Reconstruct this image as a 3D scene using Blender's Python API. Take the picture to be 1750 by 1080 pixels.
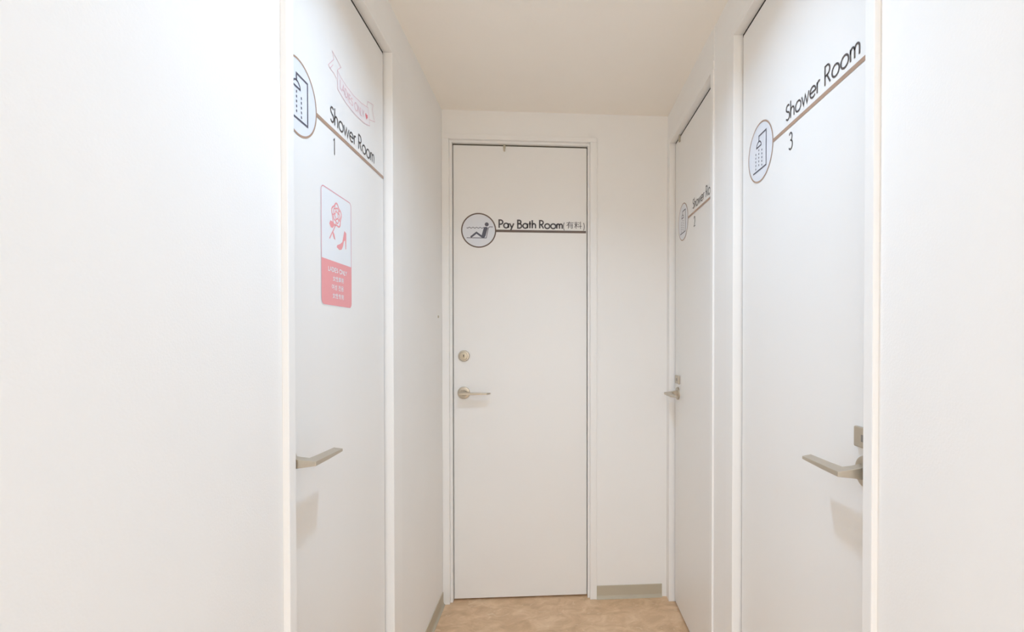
import bpy, bmesh, math, random
from mathutils import Vector, Matrix
PI = math.pi
random.seed(7)
S = bpy.context.scene
for o in list(bpy.data.objects): bpy.data.objects.remove(o)
C = S.collection

# ---------------------------------------------------------------- camera, world, light, exposure
CAM_H = 1.158
cam = bpy.data.objects.new('camera', bpy.data.cameras.new('camera'))
C.objects.link(cam); S.camera = cam
cam.location = (0, 0, CAM_H)
cam.rotation_euler = (PI/2 - 0.01054, 0, -0.06792)
cam.data.sensor_width = 36.0
cam.data.lens = 850.0/1750*36
cam.data.shift_x = -129.3/1750
cam.data.shift_y = 48.4/1750
cam.data.clip_start = 0.02
S.view_settings.view_transform = 'Standard'
S.view_settings.look = 'None'
S.view_settings.gamma = 1
S.view_settings.use_curve_mapping = False
S.view_settings.exposure = 0.0
S.cycles.max_bounces = 16
S.cycles.diffuse_bounces = 12
S.cycles.glossy_bounces = 6
w = bpy.data.worlds.new('world'); S.world = w; w.use_nodes = True
w.node_tree.nodes['Background'].inputs[0].default_value = (1, 1, 1, 1)
w.node_tree.nodes['Background'].inputs[1].default_value = 0.0
CEIL = 2.151
SPREAD = 170
# unseen ceiling lamps: rear pair added as tuned fill, front pair inferred from handle shadows; (x, y, (r, g, b) watts, radius)
LIGHTS = [(0.02, -2.5, (31.3, 32.4, 32), .14), (0.0, -1.3, (2.6, 5.4, 9.8), .09), (0.0, -0.25, (.75, 1.0, 1.25), .04), (-0.02, 1.00, (4.0, 5.35, 7.0), .045)]
for k, (lx, ly, pw, rad) in enumerate(LIGHTS):
    ld = bpy.data.lights.new('downlight_lamp', 'AREA'); ld.shape = 'DISK'; ld.size = rad*2
    ld.energy = max(pw); ld.color = [c/max(pw) for c in pw]; ld.spread = math.radians(142 if ly > .5 else SPREAD)
    lo = bpy.data.objects.new('downlight_lamp', ld); lo.location = (lx, ly, CEIL-0.006); C.objects.link(lo)

# ---------------------------------------------------------------- materials
def mat(name, col, rough=.6, metal=0.0, spec=.5, var=0.0, vscale=6.0, bump=0.0, bscale=300.0, coat=0.0):
    m = bpy.data.materials.new(name); m.use_nodes = True
    nt = m.node_tree; b = nt.nodes['Principled BSDF']
    b.inputs['Roughness'].default_value = rough; b.inputs['Metallic'].default_value = metal
    b.inputs['Specular IOR Level'].default_value = spec
    b.inputs['Coat Weight'].default_value = coat
    b.inputs['Base Color'].default_value = (*col, 1)
    tc = nt.nodes.new('ShaderNodeTexCoord')
    if var > 0:
        n = nt.nodes.new('ShaderNodeTexNoise'); n.inputs['Scale'].default_value = vscale; n.inputs['Detail'].default_value = 4
        nt.links.new(tc.outputs['Object'], n.inputs['Vector'])
        r = nt.nodes.new('ShaderNodeValToRGB')
        r.color_ramp.elements[0].position = .3; r.color_ramp.elements[1].position = .7
        r.color_ramp.elements[0].color = (*[c*(1-var) for c in col], 1)
        r.color_ramp.elements[1].color = (*[min(1, c*(1+var)) for c in col], 1)
        nt.links.new(n.outputs['Fac'], r.inputs['Fac']); nt.links.new(r.outputs['Color'], b.inputs['Base Color'])
    if bump > 0:
        n2 = nt.nodes.new('ShaderNodeTexNoise'); n2.inputs['Scale'].default_value = bscale; n2.inputs['Detail'].default_value = 3
        nt.links.new(tc.outputs['Object'], n2.inputs['Vector'])
        bp = nt.nodes.new('ShaderNodeBump'); bp.inputs['Strength'].default_value = bump; bp.inputs['Distance'].default_value = .001
        nt.links.new(n2.outputs['Fac'], bp.inputs['Height']); nt.links.new(bp.outputs['Normal'], b.inputs['Normal'])
    return m
M = {}
M['wall'] = mat('vinyl_wallpaper', (.86,.845,.82), .75, var=.006, bump=.25, bscale=260)
M['ceiling'] = mat('ceiling_wallpaper', (.92, .875, .81), .85, var=.006, bump=.25, bscale=260)
M['frame'] = mat('painted_steel_frame', (.86,.845,.82), .42, var=.004, bump=.03, bscale=500)
M['leaf'] = mat('laminate_door', (.84,.825,.80), .38, var=.006, vscale=2.5, bump=.03, bscale=700)
M['base'] = mat('vinyl_baseboard', (.48, .43, .33), .45, var=.03)
M['dark'] = mat('black_gasket', (.02, .018, .015), .8)  # near-black standing in for the shade inside door gaps and the keyhole
M['nickel'] = mat('satin_nickel', (.56, .50, .41), .36, metal=.85, var=.02, vscale=40)
M['brass'] = mat('cylinder_brass', (.60, .53, .41), .34, metal=.8)
M['bead'] = mat('tan_door_seal', (.42, .37, .29), .7)  # gap shade of the end door, put on its stops as colour
M['steel'] = mat('dull_steel', (.30, .28, .25), .4, metal=.6)
M['gasket'] = mat('brown_door_seal', (.11, .095, .07), .8)  # shade of the door gaps as a brown colour, for strips and stops
M['banner'] = mat('sign_film_blush', (.82, .78, .78), .4)
M['bronze_dark'] = mat('sign_film_dark_bronze', (.15, .105, .08), .4)  # the same bronze film at its darker tone, no glare mixed in
M['disc'] = mat('sign_film_white', (.74, .76, .80), .4, var=.01)
M['bronze'] = mat('sign_film_bronze', (.40, .265, .19), .35, metal=.0, spec=.6, var=.03)  # bronze film with lamp glare mixed into its colour, for the shower signs
M['ink'] = mat('sign_film_charcoal', (.075, .065, .065), .4)
M['pict'] = mat('sign_film_slate', (.10, .10, .13), .4)
M['pinkline'] = mat('sign_film_pink_line', (.72, .33, .36), .45)
M['pinkpale'] = mat('sign_film_pale_pink', (.78, .52, .55), .45)
M['pink'] = mat('sign_film_pink', (.82, .33, .34), .42, var=.02)
M['poster'] = mat('sign_film_poster_white', (.80, .82, .84), .35)
M['red'] = mat('sign_film_red', (.75, .16, .20), .45)
M['screw'] = mat('beige_plastic', (.50, .44, .34), .5)

def floor_mat():
    m = bpy.data.materials.new('marbled_vinyl_floor'); m.use_nodes = True
    nt = m.node_tree; b = nt.nodes['Principled BSDF']; b.inputs['Roughness'].default_value = .42
    tc = nt.nodes.new('ShaderNodeTexCoord')
    mp = nt.nodes.new('ShaderNodeMapping'); mp.inputs['Scale'].default_value = (1.0, 1.3, 1)
    nt.links.new(tc.outputs['Object'], mp.inputs['Vector'])
    n = nt.nodes.new('ShaderNodeTexNoise'); n.inputs['Scale'].default_value = 12; n.inputs['Detail'].default_value = 8
    n.inputs['Distortion'].default_value = .8; n.inputs['Roughness'].default_value = .62
    nt.links.new(mp.outputs[0], n.inputs['Vector'])
    r = nt.nodes.new('ShaderNodeValToRGB'); e = r.color_ramp.elements
    e[0].position = .33; e[0].color = (.56, .365, .21, 1)
    e[1].position = .66; e[1].color = (.76, .545, .35, 1)
    x = e.new(.5); x.color = (.67, .455, .275, 1)
    nt.links.new(n.outputs['Fac'], r.inputs['Fac'])
    # pale veins
    n2 = nt.nodes.new('ShaderNodeTexNoise'); n2.inputs['Scale'].default_value = 16; n2.inputs['Detail'].default_value = 6
    n2.inputs['Distortion'].default_value = 2.2
    nt.links.new(mp.outputs[0], n2.inputs['Vector'])
    r2 = nt.nodes.new('ShaderNodeValToRGB'); f = r2.color_ramp.elements
    f[0].position = .60; f[0].color = (0, 0, 0, 1); f[1].position = .72; f[1].color = (.6, .6, .6, 1)
    nt.links.new(n2.outputs['Fac'], r2.inputs['Fac'])
    mx = nt.nodes.new('ShaderNodeMix'); mx.data_type = 'RGBA'
    nt.links.new(r2.outputs['Color'], mx.inputs[0]); nt.links.new(r.outputs['Color'], mx.inputs[6])
    mx.inputs[7].default_value = (.82, .64, .45, 1)
    nt.links.new(mx.outputs[2], b.inputs['Base Color'])
    return m
M['floor'] = floor_mat()

# ---------------------------------------------------------------- helpers
def tag(o, label=None, cat=None, group=None, kind=None):
    if label: o['label'] = label
    if cat: o['category'] = cat
    if group: o['group'] = group
    if kind: o['kind'] = kind
    return o
def obj(name, bm, m, parent=None, smooth=False):
    me = bpy.data.meshes.new(name); bmesh.ops.recalc_face_normals(bm, faces=bm.faces[:]) if smooth != 'flat' else None
    bm.to_mesh(me); bm.free(); me.materials.append(m)
    o = bpy.data.objects.new(name, me); C.objects.link(o)
    if parent: o.parent = parent
    if smooth is True:
        for p in me.polygons: p.use_smooth = True
        a = o.modifiers.new('auto_edge', 'EDGE_SPLIT'); a.split_angle = math.radians(35)
    return o
def empty(name, loc, rz=0):
    o = bpy.data.objects.new(name, None); C.objects.link(o); o.location = loc; o.rotation_euler = (0, 0, rz)
    o.empty_display_size = .05
    return o
def box(bm, x0, x1, y0, y1, z0, z1, bev=0.0):
    t = bmesh.new()
    v = [t.verts.new(p) for p in ((x0,y0,z0),(x1,y0,z0),(x1,y1,z0),(x0,y1,z0),(x0,y0,z1),(x1,y0,z1),(x1,y1,z1),(x0,y1,z1))]
    for f in ((0,3,2,1),(4,5,6,7),(0,1,5,4),(1,2,6,5),(2,3,7,6),(3,0,4,7)): t.faces.new([v[i] for i in f])
    if bev: bmesh.ops.bevel(t, geom=t.edges[:], offset=bev, segments=2, affect='EDGES', profile=.5)
    me = bpy.data.meshes.new('t'); t.to_mesh(me); t.free(); bm.from_mesh(me); bpy.data.meshes.remove(me)
def B(*a, bev=0.0):
    bm = bmesh.new(); box(bm, *a, bev=bev); return bm
def lathe(prof, cx, cz, n=40, y0=0.0):
    """revolve (r, y) profile about the local y axis through (cx, cz)"""
    bm = bmesh.new(); rings = []
    for r, y in prof:
        if r < 1e-6: rings.append([bm.verts.new((cx, y0+y, cz))])
        else: rings.append([bm.verts.new((cx+r*math.cos(2*PI*i/n), y0+y, cz+r*math.sin(2*PI*i/n))) for i in range(n)])
    for a, b in zip(rings, rings[1:]):
        for i in range(n):
            j = (i+1) % n
            if len(a) == 1 and len(b) == 1: continue
            if len(a) == 1: bm.faces.new((a[0], b[i], b[j]))
            elif len(b) == 1: bm.faces.new((a[i], b[0], a[j]))
            else: bm.faces.new((a[i], b[i], b[j], a[j]))
    return bm

# flat film shapes: local x = reading direction, local z = up, local -y = towards the viewer
def strip(bm, pts, wd, y, closed=False):
    P = [Vector(p) for p in pts]; n = len(P)
    if n < 2: return
    L, R = [], []
    for i in range(n):
        if closed: a, b = P[i-1], P[(i+1) % n]
        else: a, b = P[max(i-1, 0)], P[min(i+1, n-1)]
        d1 = (P[i]-a); d2 = (b-P[i])
        if d1.length < 1e-9: d1 = d2
        if d2.length < 1e-9: d2 = d1
        d1.normalize(); d2.normalize(); t = d1+d2
        if t.length < 1e-4: t = d1.copy()
        t.normalize(); nn = Vector((-t.y, t.x))
        k = 1/max(.5, nn.dot(Vector((-d1.y, d1.x))))
        L.append(P[i]+nn*wd/2*k); R.append(P[i]-nn*wd/2*k)
    lv = [bm.verts.new((p.x, y, p.y)) for p in L]; rv = [bm.verts.new((p.x, y, p.y)) for p in R]
    for i in range(n if closed else n-1):
        j = (i+1) % n
        try: bm.faces.new((lv[i], rv[i], rv[j], lv[j]))
        except ValueError: pass
def poly(bm, pts, y):
    f = bm.faces.new([bm.verts.new((p[0], y, p[1])) for p in pts])
    bmesh.ops.triangulate(bm, faces=[f])
def arc(cx, cy, rx, ry, a0, a1, n=12):
    return [(cx+rx*math.cos(math.radians(a0+(a1-a0)*i/n)), cy+ry*math.sin(math.radians(a0+(a1-a0)*i/n))) for i in range(n+1)]
X = .60   # x height
def glyph(c):
    """strokes of a light geometric sans, cap height 1; returns (strokes, advance)"""
    r = X/2
    if c == 'S': return [arc(.235, .755, .185, .195, 35, 270, 14)[:-1] + arc(.225, .285, .205, .235, 90, -150, 14)], .46
    if c == 'h': return [[(.05, 0), (.05, 1.05)], [(.05, .33)] + arc(.24, .36, .19, .24, 165, 0, 10) + [(.43, 0)]], .50
    if c == 'o': return [arc(.33, r, .29, r, 0, 360, 26)], .66
    if c == 'w': return [[(.0, X), (.19, .02), (.36, X-.03), (.53, .02), (.72, X)]], .74
    if c == 'e': return [[(.04, .30), (.58, .30)] + arc(.31, r, .27, r, 0, 320, 22)], .62
    if c == 'r': return [[(.05, 0), (.05, X)], [(.05, .36)] + arc(.21, .38, .16, .22, 170, 60, 8)], .32
    if c == 'R': return [[(.05, 0), (.05, 1), (.22, 1)] + arc(.22, .745, .24, .255, 90, -90, 12) + [(.05, .49)], [(.22, .49), (.50, 0)]], .56
    if c == 'm': return [[(.05, 0), (.05, X)], [(.05, .36)] + arc(.20, .38, .15, .22, 165, 0, 8) + [(.35, 0)], [(.35, .38)] + arc(.52, .38, .17, .22, 170, 0, 8) + [(.69, 0)]], .76
    if c == 'P': return [[(.05, 0), (.05, 1), (.22, 1)] + arc(.22, .735, .25, .265, 90, -90, 12) + [(.05, .47)]], .50
    if c == 'a': return [arc(.31, r, .27, r, 0, 360, 24), [(.58, 0), (.58, X)]], .68
    if c == 'y': return [[(.0, X), (.24, .04)], [(.48, X), (.12, -.30)]], .52
    if c == 'B': return [[(.05, .55), (.05, 0), (.25, 0)] + arc(.25, .28, .25, .28, -90, 90, 12) + [(.05, .56)], [(.05, .5), (.05, 1), (.22, 1)] + arc(.22, .78, .20, .22, 90, -90, 12)], .57
    if c == 't': return [[(.13, 0), (.13, .9)], [(.0, .58), (.28, .58)]], .31
    if c == '(': return [arc(.36, .36, .28, .62, 130, 230, 10)], .26
    if c == ')': return [arc(-.08, .36, .28, .62, 50, -50, 10)], .26
    if c == '1': return [[(.02, .86), (.16, 1), (.16, 0)]], .3
    if c == '2': return [arc(.25, .74, .21, .25, 170, -25, 12) + [(.03, .03), (.50, .03)]], .5
    if c == '3': return [arc(.22, .755, .19, .235, 150, -80, 14)[:-1] + [(.20, .53)], [(.20, .53)] + arc(.22, .27, .23, .27, 85, -150, 14)], .48
    if c == 'L': return [[(.05, 1), (.05, 0), (.38, 0)]], .42
    if c == 'A': return [[(.0, 0), (.28, 1), (.56, 0)], [(.1, .33), (.46, .33)]], .60
    if c == 'D': return [[(.05, 0), (.05, 1), (.16, 1)] + arc(.16, .5, .36, .5, 90, -90, 12) + [(.05, 0)]], .60
    if c == 'I': return [[(.05, 0), (.05, 1)]], .18
    if c == 'E': return [[(.40, 1), (.05, 1), (.05, 0), (.40, 0)], [(.05, .52), (.36, .52)]], .46
    if c == 'O': return [arc(.42, .5, .38, .5, 0, 360, 26)], .84
    if c == 'N': return [[(.05, 0), (.05, 1), (.52, 0), (.52, 1)]], .60
    if c == 'Y': return [[(.0, 1), (.24, .48), (.48, 1)], [(.24, .48), (.24, 0)]], .50
    return [], .28
def text_width(s): return sum(glyph(c)[1]+.05 for c in s)-.05
def stroke_text(bm, s, x0, z0, cap, wfull, wd, y, curve=None):
    sx = wfull/text_width(s) if wfull else cap
    x = x0
    for c in s:
        st, adv = glyph(c)
        for pl in st:
            q = [(x+px*sx, z0+pz*cap) for px, pz in pl]
            if curve: q = [curve(*p) for p in q]
            strip(bm, q, wd, y)
        x += (adv+.05)*sx
def font_text(name, s, x, z, height, width, y, m, parent, bold=0.0):
    """flat lettering from Blender's own built-in font (used for the Japanese, Korean and Chinese words)"""
    cu = bpy.data.curves.new(name, 'FONT'); cu.body = s; cu.size = 1.0; cu.offset = bold; cu.resolution_u = 3
    t = bpy.data.objects.new(name, cu); C.objects.link(t)
    dg = bpy.context.evaluated_depsgraph_get(); dg.update()
    me = bpy.data.meshes.new_from_object(t.evaluated_get(dg))
    bpy.data.objects.remove(t)
    xs = [v.co.x for v in me.vertices]; ys = [v.co.y for v in me.vertices]
    x0, x1, y0, y1 = min(xs), max(xs), min(ys), max(ys)
    for v in me.vertices:
        a = (v.co.x-x0)/(x1-x0)*width+x; b = (v.co.y-y0)/(y1-y0)*height+z
        v.co = (a, y, b)
    me.name = name; me.materials.clear(); me.materials.append(m)
    o = bpy.data.objects.new(name, me); C.objects.link(o); o.parent = parent
    return o

# ---------------------------------------------------------------- room shell
XL, XR, YE = -.507, .531, 2.225          # faces of the door leaves
CL, CR, CE = -.481, .505, 2.192          # fronts of the door frames
WL_NEAR, WL_FAR, WR, WE = -.4925, -.4835, .515, 2.2
FRONT = -3.4
HT = CAM_H + .857                         # underside of the door headers
D1 = (.963, 1.532, .024, .080)            # opening near/far, casing near/far
D3 = (.781, 1.377, .024, .056)
D2 = (1.584, 2.153, .026, .047)
DE = (-.443, .150, .0402, .040)
HEAD = .028
def struct(name, bm, m): return tag(obj(name, bm, m), kind='structure')
struct('floor', B(-.75, .80, FRONT-.1, 2.5, -.05, 0), M['floor'])
struct('ceiling', B(-.75, .80, FRONT-.1, 2.5, CEIL, CEIL+.05), M['ceiling'])
bm = bmesh.new()
box(bm, -.70, WL_NEAR, FRONT, D1[0]-D1[2], 0, CEIL)
box(bm, -.70, WL_FAR, D1[1]+D1[3], WE+.15, 0, CEIL)
box(bm, -.70, WL_FAR, D1[0]-D1[2], D1[1]+D1[3], HT+HEAD, CEIL)
box(bm, -.70, -.60, D1[0]-D1[2], D1[1]+D1[3], 0, HT+HEAD)
struct('wall_left', bm, M['wall'])
bm = bmesh.new()
box(bm, WR, .72, FRONT, D3[0]-D3[2], 0, CEIL)
box(bm, WR-.004, .72, D3[1]+D3[3], D2[0]-D2[2], 0, CEIL)
box(bm, WR-.006, .72, D3[0]-D3[2], D3[1]+D3[3], HT+HEAD, CEIL)
box(bm, WR-.006, .72, D2[0]-D2[2], WE+.15, HT+HEAD, CEIL)
box(bm, .62, .72, D3[0]-D3[2], D3[1]+D3[3], 0, HT+HEAD)
box(bm, .62, .72, D2[0]-D2[2], WE+.15, 0, HT+HEAD)
struct('wall_right', bm, M['wall'])
bm = bmesh.new()
box(bm, DE[1]+DE[3], .62, WE, 2.45, 0, HT+HEAD)
box(bm, WL_FAR-.01, WR+.1, WE, 2.45, HT+HEAD, CEIL)
box(bm, DE[0]-DE[2], DE[1]+DE[3], 2.35, 2.45, 0, HT+HEAD)
struct('wall_back', bm, M['wall'])
struct('wall_front', B(-.70, .72, FRONT-.1, FRONT, 0, CEIL), M['wall'])

# baseboards: coved vinyl strip with a thin toe
def cove(bm, p, q, n, h=.058):
    """strip running p->q on the floor; n = unit vector away from the wall"""
    prof = [(0.0, 0), (.011, 0), (.0105, .0025), (.006, .007), (.0035, .014), (.003, h-.002), (.002, h), (0, h)]
    ra = [bm.verts.new((p[0]+n[0]*a, p[1]+n[1]*a, b)) for a, b in prof]
    rb = [bm.verts.new((q[0]+n[0]*a, q[1]+n[1]*a, b)) for a, b in prof]
    for i in range(len(prof)):
        j = (i+1) % len(prof); bm.faces.new((ra[i], ra[j], rb[j], rb[i]))
    bm.faces.new(ra); bm.faces.new(rb[::-1])
bm = bmesh.new()
cove(bm, (WL_FAR, D1[1]+D1[3]), (WL_FAR, CE-.001), (1, 0))
cove(bm, (WL_NEAR, FRONT), (WL_NEAR, D1[0]-D1[2]), (1, 0))
struct('baseboard_left', bm, M['base'])
bm = bmesh.new(); cove(bm, (DE[1]+DE[3], WE), (CR-.021, WE), (0, -1)); struct('baseboard_back', bm, M['base'])
bm = bmesh.new()
cove(bm, (WR, FRONT), (WR, D3[0]-D3[2]), (-1, 0))
cove(bm, (WR-.004, D3[1]+D3[3]), (WR-.004, D2[0]-D2[2]), (-1, 0))
struct('baseboard_right', bm, M['base'])

# ---------------------------------------------------------------- doors
def lever_handle(parent, cx, cz, sgn, leaf_y=0.0):
    h = obj('lever_handle', lever_bm(cx, cz, sgn), M['nickel'], parent)
    bm = lathe([(0, 0), (.0270, 0), (.0270, -.0055), (.0258, -.0072), (.0235, -.0078), (.0130, -.0078), (.0130, -.010), (0, -.010)], cx, cz)
    obj('rose', bm, M['nickel'], h, True)
    return h
def lever_bm(cx, cz, sgn):
    # plan outline (u along lever, d away from the door) with half thickness: flared neck, flat blade
    top = [(-.0115, .008, .0120), (-.0115, .030, .0080), (-.0115, .060, .0044), (.040, .0605, .0043), (.108, .060, .0030),
           (.121, .036, .0030), (.050, .0355, .0043), (.018, .034, .0050), (.0105, .024, .0085), (.0100, .008, .0120)]
    bm = bmesh.new()
    a = [bm.verts.new((cx+sgn*u, -d, cz+t)) for u, d, t in top]; b = [bm.verts.new((cx+sgn*u, -d, cz-t)) for u, d, t in top]
    n = len(top)
    for r in (a, b):
        for q in ((0, 1, 8, 9), (1, 2, 7, 8), (2, 3, 6, 7), (3, 4, 5, 6)): bm.faces.new([r[i] for i in q])
    for i in range(n):
        j = (i+1) % n; bm.faces.new((a[i], a[j], b[j], b[i]))
    bmesh.ops.recalc_face_normals(bm, faces=bm.faces[:])
    es = [e for e in bm.edges if len(e.link_faces) == 2 and e.calc_face_angle(0) > .6]
    bmesh.ops.bevel(bm, geom=es, offset=.0009, segments=2, affect='EDGES', profile=.5)
    return bm

def door(name, loc, rz, W, front, cas_l, cas_r, hand, stopper=None, step=0.0, indicator=True, cap_l=None):
    root = empty(name, loc, rz); tag(root, kind='structure')
    GS, GT, GB = (.0030 if step else .0060), (.0055 if step else .0075), .008
    gap_tone = M['gasket'] if step else M['dark']
    T = .036
    leaf = obj('door_leaf', B(GS, W-GS, 0, T, GB, HT-GT, bev=.0012), M['leaf'], root)
    BK = .075
    # jambs: frame lining with a front flange; the stop behind the leaf closes the gap
    for side in (0, 1):
        bm = bmesh.new()
        c = cas_l if side == 0 else cas_r
        if side == 0: box(bm, -c, -step, -front, BK, 0, HT+step, bev=.0015)
        else: box(bm, W+step, W+c, -front, BK, 0, HT+step, bev=.0015)
        jb = obj('door_jamb', bm, M['frame'], root)
        if step:
            bm = B(-step, 0, -front+.016, BK, 0, HT, bev=.001) if side == 0 else B(W, W+step, -front+.016, BK, 0, HT, bev=.001)
            obj('jamb_bead', bm, M['frame'], jb)
        bm = B(-.0005, .014, T+.002, BK, 0, HT) if side == 0 else B(W-.014, W+.0005, T+.002, BK, 0, HT)
        obj('door_stop', bm, M['bead'] if step else M['gasket'], jb)
        if not step:
            x0 = 0 if side == 0 else W-GS
            obj('door_seal', B(x0+.0001, x0+GS-.0001, .003, .012, 0, HT-GT), M['gasket'], jb)  # brown strip filling the side gap, standing in for its shade
    hd = obj('door_header', B(-cas_l, W+cas_r, -front+.0005, BK, HT+step, HT+HEAD+step*.2, bev=.0015), M['frame'], root)
    if step: obj('header_bead', B(-step, W+step, -front+.016, BK, HT, HT+step, bev=.001), M['frame'], hd)
    obj('door_stop', B(.0, W, T+.002, BK, HT-.016, HT), M['dark'], hd)
    obj('door_seal', B(.0, W, .0015, .012, HT-GT+.0002, HT-.0001), gap_tone, hd)  # dark strip added along the top gap to draw its shade
    cx = .060+GS if hand > 0 else W-GS-.028
    if stopper is not None:
        bm = bmesh.new(); box(bm, stopper-.005, stopper+.005, -.006, .0, HT-.016, HT-.0005, bev=.001)
        box(bm, stopper-.0035, stopper+.0035, -.009, -.001, HT-.030, HT-.014, bev=.002)
        obj('door_buffer', bm, M['screw'], root)
    return root, leaf
def indicator(root, cx, cz):
    p = obj('indicator_plate', B(cx-.031, cx+.031, -.008, 0, cz-.0155, cz+.020, bev=.0025), M['nickel'], root)
    obj('indicator_window', B(cx-.008, cx+.008, -.0088, -.0075, cz-.004, cz+.008, bev=.0004), M['steel'], p)
    return p
HZ = CAM_H - .233
IZ = CAM_H - .171
# left wall: reading direction is +Y
d1, leaf1 = door('door_1', (XL, D1[0], 0), PI/2, D1[1]-D1[0], CL-XL, D1[2], D1[3], 1)
lever_handle(d1, .978-D1[0]+.0, HZ-.002, 1); indicator(d1, .969-D1[0], IZ)
# right wall: reading direction is -Y, the door's origin is its far edge
d3, leaf3 = door('door_3', (XR, D3[1], 0), -PI/2, D3[1]-D3[0], XR-CR, D3[3], D3[2], -1)
lever_handle(d3, D3[1]-.806, HZ+.008, -1); indicator(d3, D3[1]-.805, IZ)
d2, leaf2 = door('door_2', (XR, D2[1], 0), -PI/2, D2[1]-D2[0], XR-CR, D2[3], D2[2], 1, stopper=D2[1]-2.066)
lever_handle(d2, D2[1]-2.092, HZ+.001, 1); indicator(d2, D2[1]-2.092, IZ-.004)
de, leafe = door('door_4', (DE[0], YE, 0), 0, DE[1]-DE[0], YE-CE, DE[2], DE[3], 1, stopper=-.217-DE[0], step=.010)
lever_handle(de, -.396-DE[0], CAM_H-.237, 1)
kx, kz = -.395-DE[0], CAM_H-.074
k = obj('lock_cylinder', lathe([(0, 0), (.0245, 0), (.0245, -.006), (.0225, -.0095), (.0180, -.010), (.0172, -.0085), (0, -.0085)], kx, kz), M['nickel'], de, True)
obj('cylinder_plug', lathe([(0, -.008), (.0150, -.008), (.0145, -.0105), (.0075, -.0110), (0, -.0110)], kx, kz), M['brass'], k, True)
bm = bmesh.new(); poly(bm, [(kx-.0012, kz-.006), (kx+.0012, kz-.006), (kx+.0012, kz+.002), (kx+.0022, kz+.0045), (kx, kz+.0065), (kx-.0022, kz+.0045), (kx-.0012, kz+.002)], -.0112)
obj('keyhole', bm, M['dark'], k)

# ---------------------------------------------------------------- vinyl signs on the doors
R0 = .0765
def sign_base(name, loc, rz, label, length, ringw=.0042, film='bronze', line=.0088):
    root = empty(name, loc, rz)
    tag(root, label, 'sign')
    bm = bmesh.new(); poly(bm, arc(0, 0, R0-ringw*.5, R0-ringw*.5, 0, 360, 64)[:-1], -.0003); obj('round_panel', bm, M['disc'], root)
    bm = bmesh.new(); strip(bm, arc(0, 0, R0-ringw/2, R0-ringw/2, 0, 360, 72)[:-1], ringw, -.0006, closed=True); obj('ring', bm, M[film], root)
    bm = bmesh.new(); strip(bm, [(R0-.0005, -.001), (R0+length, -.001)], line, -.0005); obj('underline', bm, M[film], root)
    return root
def shower_pictogram(root):
    bm = bmesh.new(); r = R0; y = -.0007
    k = lambda L: [(u*r, v*r) for u, v in L]
    strip(bm, k([(-.10, .38), (-.10, .57), (.48, .57), (.48, -.58), (-.57, -.58)]), .0042, y)
    strip(bm, k(arc(-.10, .22, .19, .17, 0, 180, 12)), .0036, y); strip(bm, k([(-.31, .22), (.11, .22)]), .0040, y)
    o = obj('shower_pictogram', bm, M['pict'], root)
    for c, (u, v0) in enumerate(((-.34, .06), (-.10, .13), (.14, .06))):
        for i in range(5):
            b2 = bmesh.new(); v = v0-.125*i
            strip(b2, k([(u, v), (u+.012*(c-1), v-.062)]), .0038, y); obj('droplet', b2, M['pict'], o)
def shower_sign(loc, rz, num, label, length):
    root = sign_base('shower_room_sign', loc, rz, label, length)
    shower_pictogram(root)
    bm = bmesh.new(); stroke_text(bm, 'Shower Room', .142, .0145, .0370, .278, .0038, -.0006); obj('lettering', bm, M['ink'], root)
    bm = bmesh.new(); stroke_text(bm, num, .157, -.055, .037, None, .0034, -.0006); obj('room_number', bm, M['ink'], root)
    return root
SZ = CAM_H + .4815
E_ = .0002
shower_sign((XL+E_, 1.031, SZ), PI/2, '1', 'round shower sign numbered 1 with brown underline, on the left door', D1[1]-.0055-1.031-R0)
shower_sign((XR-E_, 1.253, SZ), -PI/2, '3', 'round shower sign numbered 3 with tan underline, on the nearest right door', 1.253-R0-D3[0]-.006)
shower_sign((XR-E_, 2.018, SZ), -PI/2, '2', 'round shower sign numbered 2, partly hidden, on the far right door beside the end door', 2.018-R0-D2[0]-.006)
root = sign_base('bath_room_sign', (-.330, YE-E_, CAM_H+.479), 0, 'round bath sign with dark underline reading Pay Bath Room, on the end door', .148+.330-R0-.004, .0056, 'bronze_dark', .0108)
bm = bmesh.new(); stroke_text(bm, 'Pay Bath Room', .0875, .0125, .0345, .283, .0062, -.0006); obj('lettering', bm, M['ink'], root)
for ch, bx in (('(', .370), (')', .4585)):
    bm = bmesh.new(); stroke_text(bm, ch, bx, .010, .036, .010, .0028, -.0006); obj('bracket', bm, M['ink'], root)
font_text('fee_lettering', '有料', .386, .0135, .0315, .0690, -.0006, M['ink'], root)
# bather pictogram
r = R0/220
q = lambda L: [((x-290)*r, (296-z)*r) for x, z in L]
bt = bmesh.new()
poly(bt, q(arc(391, 219, 25, 25, 0, 360, 24)[:-1]), -.0007)
poly(bt, q([(355, 258), (372, 250), (398, 254), (404, 266), (375, 365), (362, 386), (338, 392), (322, 378)]), -.0007)
strip(bt, q([(335, 378), (262, 325), (190, 384)]), .0080, -.00075)
bather = obj('bather_figure', bt, M['pict'], root)
b2 = bmesh.new(); strip(b2, q([(140, 391), (385, 391), (412, 262), (428, 250), (468, 250)]), .0028, -.0007); obj('bathtub_outline', b2, M['pict'], root)
b2 = bmesh.new()
wv = [(140+i*5.6, 264+6*math.sin(i*.78)) for i in range(41)]
strip(b2, q(wv), .0026, -.0007); obj('water_line', b2, M['pict'], root)

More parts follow.
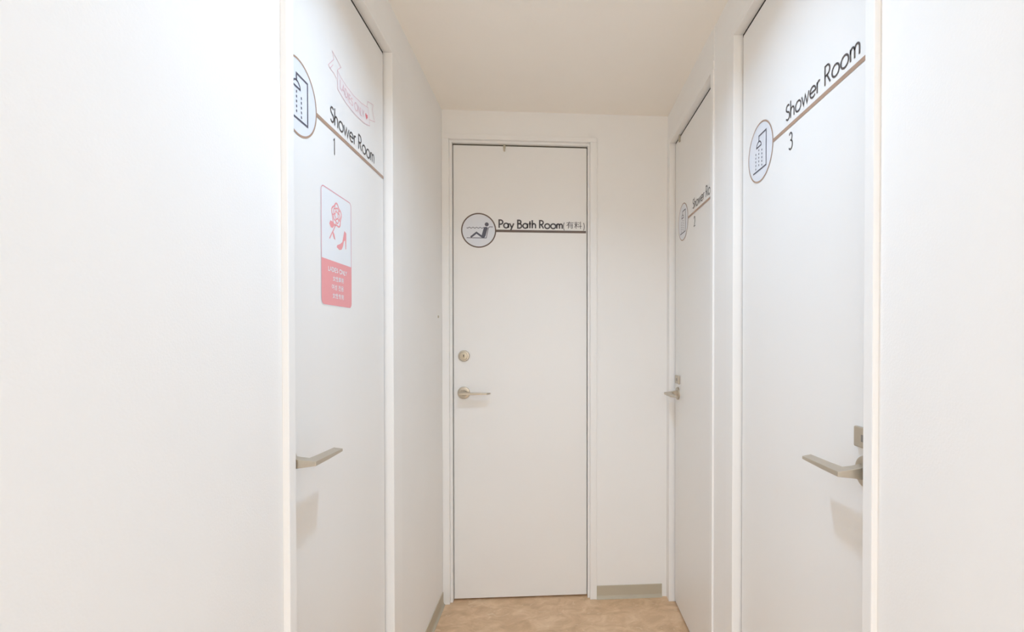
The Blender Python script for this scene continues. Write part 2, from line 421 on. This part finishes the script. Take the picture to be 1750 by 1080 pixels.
# pink ribbon above the lettering of door 1; coordinates are metres (along the corridor, height over the eye)
rib = empty('ribbon_sticker', (XL+E_, 1.185, CAM_H+.60), PI/2)
tag(rib, 'pale pink outlined banner sticker reading LADIES ONLY, high on the left door', 'sticker')
k = lambda L: [(a-1.185, b-.60) for a, b in L]
b2 = bmesh.new()
strip(b2, k([(1.173, .615), (1.165, .619), (1.192, .645), (1.190, .654), (1.185, .661), (1.207, .656), (1.232, .649), (1.214, .634), (1.214, .630)]), .0016, -.0004)
strip(b2, k([(1.173, .615), (1.189, .632)]), .0016, -.0004)
strip(b2, k([(1.173, .615), (1.194, .6145), (1.2075, .609)]), .0016, -.0004)
strip(b2, k([(1.212, .631), (1.232, .624), (1.262, .6195), (1.308, .618), (1.358, .623), (1.405, .633), (1.412, .610), (1.417, .588), (1.379, .579), (1.317, .574), (1.261, .577), (1.212, .588)]), .0018, -.0004, closed=True)
strip(b2, k([(1.395, .631), (1.403, .649), (1.446, .659), (1.436, .641), (1.456, .616), (1.413, .604)]), .0016, -.0004)
obj('banner_outline', b2, M['pinkpale'], rib)
b2 = bmesh.new()
poly(b2, k([(1.212, .631), (1.232, .624), (1.262, .6195), (1.308, .618), (1.358, .623), (1.405, .633), (1.412, .610), (1.417, .588), (1.379, .579), (1.317, .574), (1.261, .577), (1.212, .588)]), -.0002)
obj('banner_fill', b2, M['banner'], rib)
b2 = bmesh.new()
f = lambda x, z: (x, z + 1.35*(x-.128)**2)
stroke_text(b2, 'LADIES ONLY', .040, -.0130, .019, .150, .0028, -.0005, curve=f); obj('banner_lettering', b2, M['pinkpale'], rib)
b2 = bmesh.new()
hx, hz = .208, .003
poly(b2, [(hx, hz-.008), (hx+.008, hz+.001), (hx+.0075, hz+.006), (hx+.004, hz+.008), (hx, hz+.0045), (hx-.004, hz+.008), (hx-.0075, hz+.006), (hx-.008, hz+.001)], -.0005)
obj('heart', b2, M['red'], rib)

# ladies only notice below
PW, PH = .162, .262
pz0 = .0775
post = empty('ladies_only_notice', (XL+E_, 1.125, CAM_H+pz0), PI/2)
tag(post, 'pink and white rectangular notice with rose and high heel, stuck on left door', 'notice')
def rrect(x0, x1, z0, z1, rr, n=6):
    return arc(x1-rr, z1-rr, rr, rr, 0, 90, n)+arc(x0+rr, z1-rr, rr, rr, 90, 180, n)+arc(x0+rr, z0+rr, rr, rr, 180, 270, n)+arc(x1-rr, z0+rr, rr, rr, 270, 360, n)
b2 = bmesh.new(); poly(b2, rrect(-.002, PW+.002, -.002, PH+.002, .014), -.0002); obj('backing', b2, M['poster'], post)
b2 = bmesh.new(); strip(b2, rrect(.001, PW-.001, .001, PH-.001, .011), .0024, -.0004, closed=True); obj('border', b2, M['pinkline'], post)
b2 = bmesh.new(); poly(b2, [(PW, .102), (0, .102)]+arc(.012, .012, .012, .012, 180, 270, 6)+arc(PW-.012, .012, .012, .012, 270, 360, 6), -.0005)
pf = obj('pink_field', b2, M['pink'], post)
b2 = bmesh.new(); stroke_text(b2, 'LADIES ONLY', .033, .0775, .0095, .100, .0022, -.0008); obj('heading', b2, M['poster'], pf)
font_text('japanese_line', '女性専用', .056, .056, .0125, .058, -.0008, M['poster'], pf, .012)
font_text('korean_line', '여성 전용', .050, .036, .0130, .064, -.0008, M['poster'], pf, .012)
font_text('chinese_line', '女性专用', .054, .0165, .0125, .060, -.0008, M['poster'], pf, .012)
k = lambda L: [(a-1.125, b-pz0) for a, b in L]
b2 = bmesh.new()
cx_, cz_ = 1.203, .289
for rr_, ph in ((1.0, 0.0), (.66, .6), (.34, 1.3)):
    pl = [(cx_+.0245*rr_*(1+.10*math.sin(5*t+ph*3))*math.cos(t), cz_+.0255*rr_*(1+.10*math.sin(5*t+ph*3))*math.sin(t)) for t in [2*PI*i/40 for i in range(40)]]
    strip(b2, k(pl), .0040 if rr_ > .9 else .0034, -.0004, closed=True)
for t in range(5):
    a = t*2*PI/5+.4
    strip(b2, k([(cx_+.010*math.cos(a), cz_+.010*math.sin(a)), (cx_+.018*math.cos(a+.35), cz_+.018*math.sin(a+.35)), (cx_+.0235*math.cos(a+.3), cz_+.0235*math.sin(a+.3))]), .0028, -.00045)
obj('rose_bloom', b2, M['pink'], post)
b2 = bmesh.new()
strip(b2, k([(1.196, .264), (1.186, .251), (1.174, .238), (1.166, .228)]), .0034, -.0004)
poly(b2, k([(1.190, .262), (1.181, .270), (1.170, .270), (1.165, .262), (1.172, .255), (1.182, .255)]), -.00042)
poly(b2, k([(1.181, .249), (1.190, .243), (1.196, .230), (1.188, .232), (1.182, .240)]), -.00042)
obj('rose_stem', b2, M['pink'], post)
b2 = bmesh.new()
poly(b2, k([(1.246, .262), (1.257, .258), (1.2565, .240), (1.2555, .219), (1.2520, .219), (1.2500, .240), (1.243, .236), (1.238, .224), (1.230, .214), (1.217, .211), (1.203, .215), (1.205, .220), (1.222, .226), (1.234, .233), (1.241, .250)]), -.0004)
obj('high_heel', b2, M['pink'], post)

# ---------------------------------------------------------------- small fittings
pl = obj('wall_plug', lathe([(0, 0), (.0060, 0), (.0055, -.0025), (.0035, -.0035), (0, -.0035)], 0, 0, 16), M['screw'], None, True)
pl.location = (WL_FAR, 2.12, CAM_H+.094); pl.rotation_euler = (0, 0, PI/2)
tag(pl, 'tiny beige wall plug on the left wall just before the end door', 'plug')

for lx, ly, pw, rad in LIGHTS:   # trim rings of the ceiling lamps and the added fill lamps (out of frame, over and behind the viewpoint)
    bm = bmesh.new(); n = 48; rings = []
    for rr_, z in ((rad+.002, CEIL-.001), (rad+.002, CEIL-.006), (rad+.016, CEIL-.004), (rad+.016, CEIL)):
        rings.append([bm.verts.new((lx+rr_*math.cos(2*PI*i/n), ly+rr_*math.sin(2*PI*i/n), z)) for i in range(n)])
    for a, b in zip(rings, rings[1:]):
        for i in range(n): bm.faces.new((a[i], a[(i+1) % n], b[(i+1) % n], b[i]))
    o = obj('ceiling_light', bm, M['frame'], None, True)
    tag(o, 'round white trim ring of recessed ceiling light, %s' % ('largest, far behind the viewpoint' if ly < -2 else 'medium, behind the viewpoint' if ly < -1 else 'small, just behind the viewpoint' if ly < 0 else 'small, above the first pair of doors'), 'ceiling light')
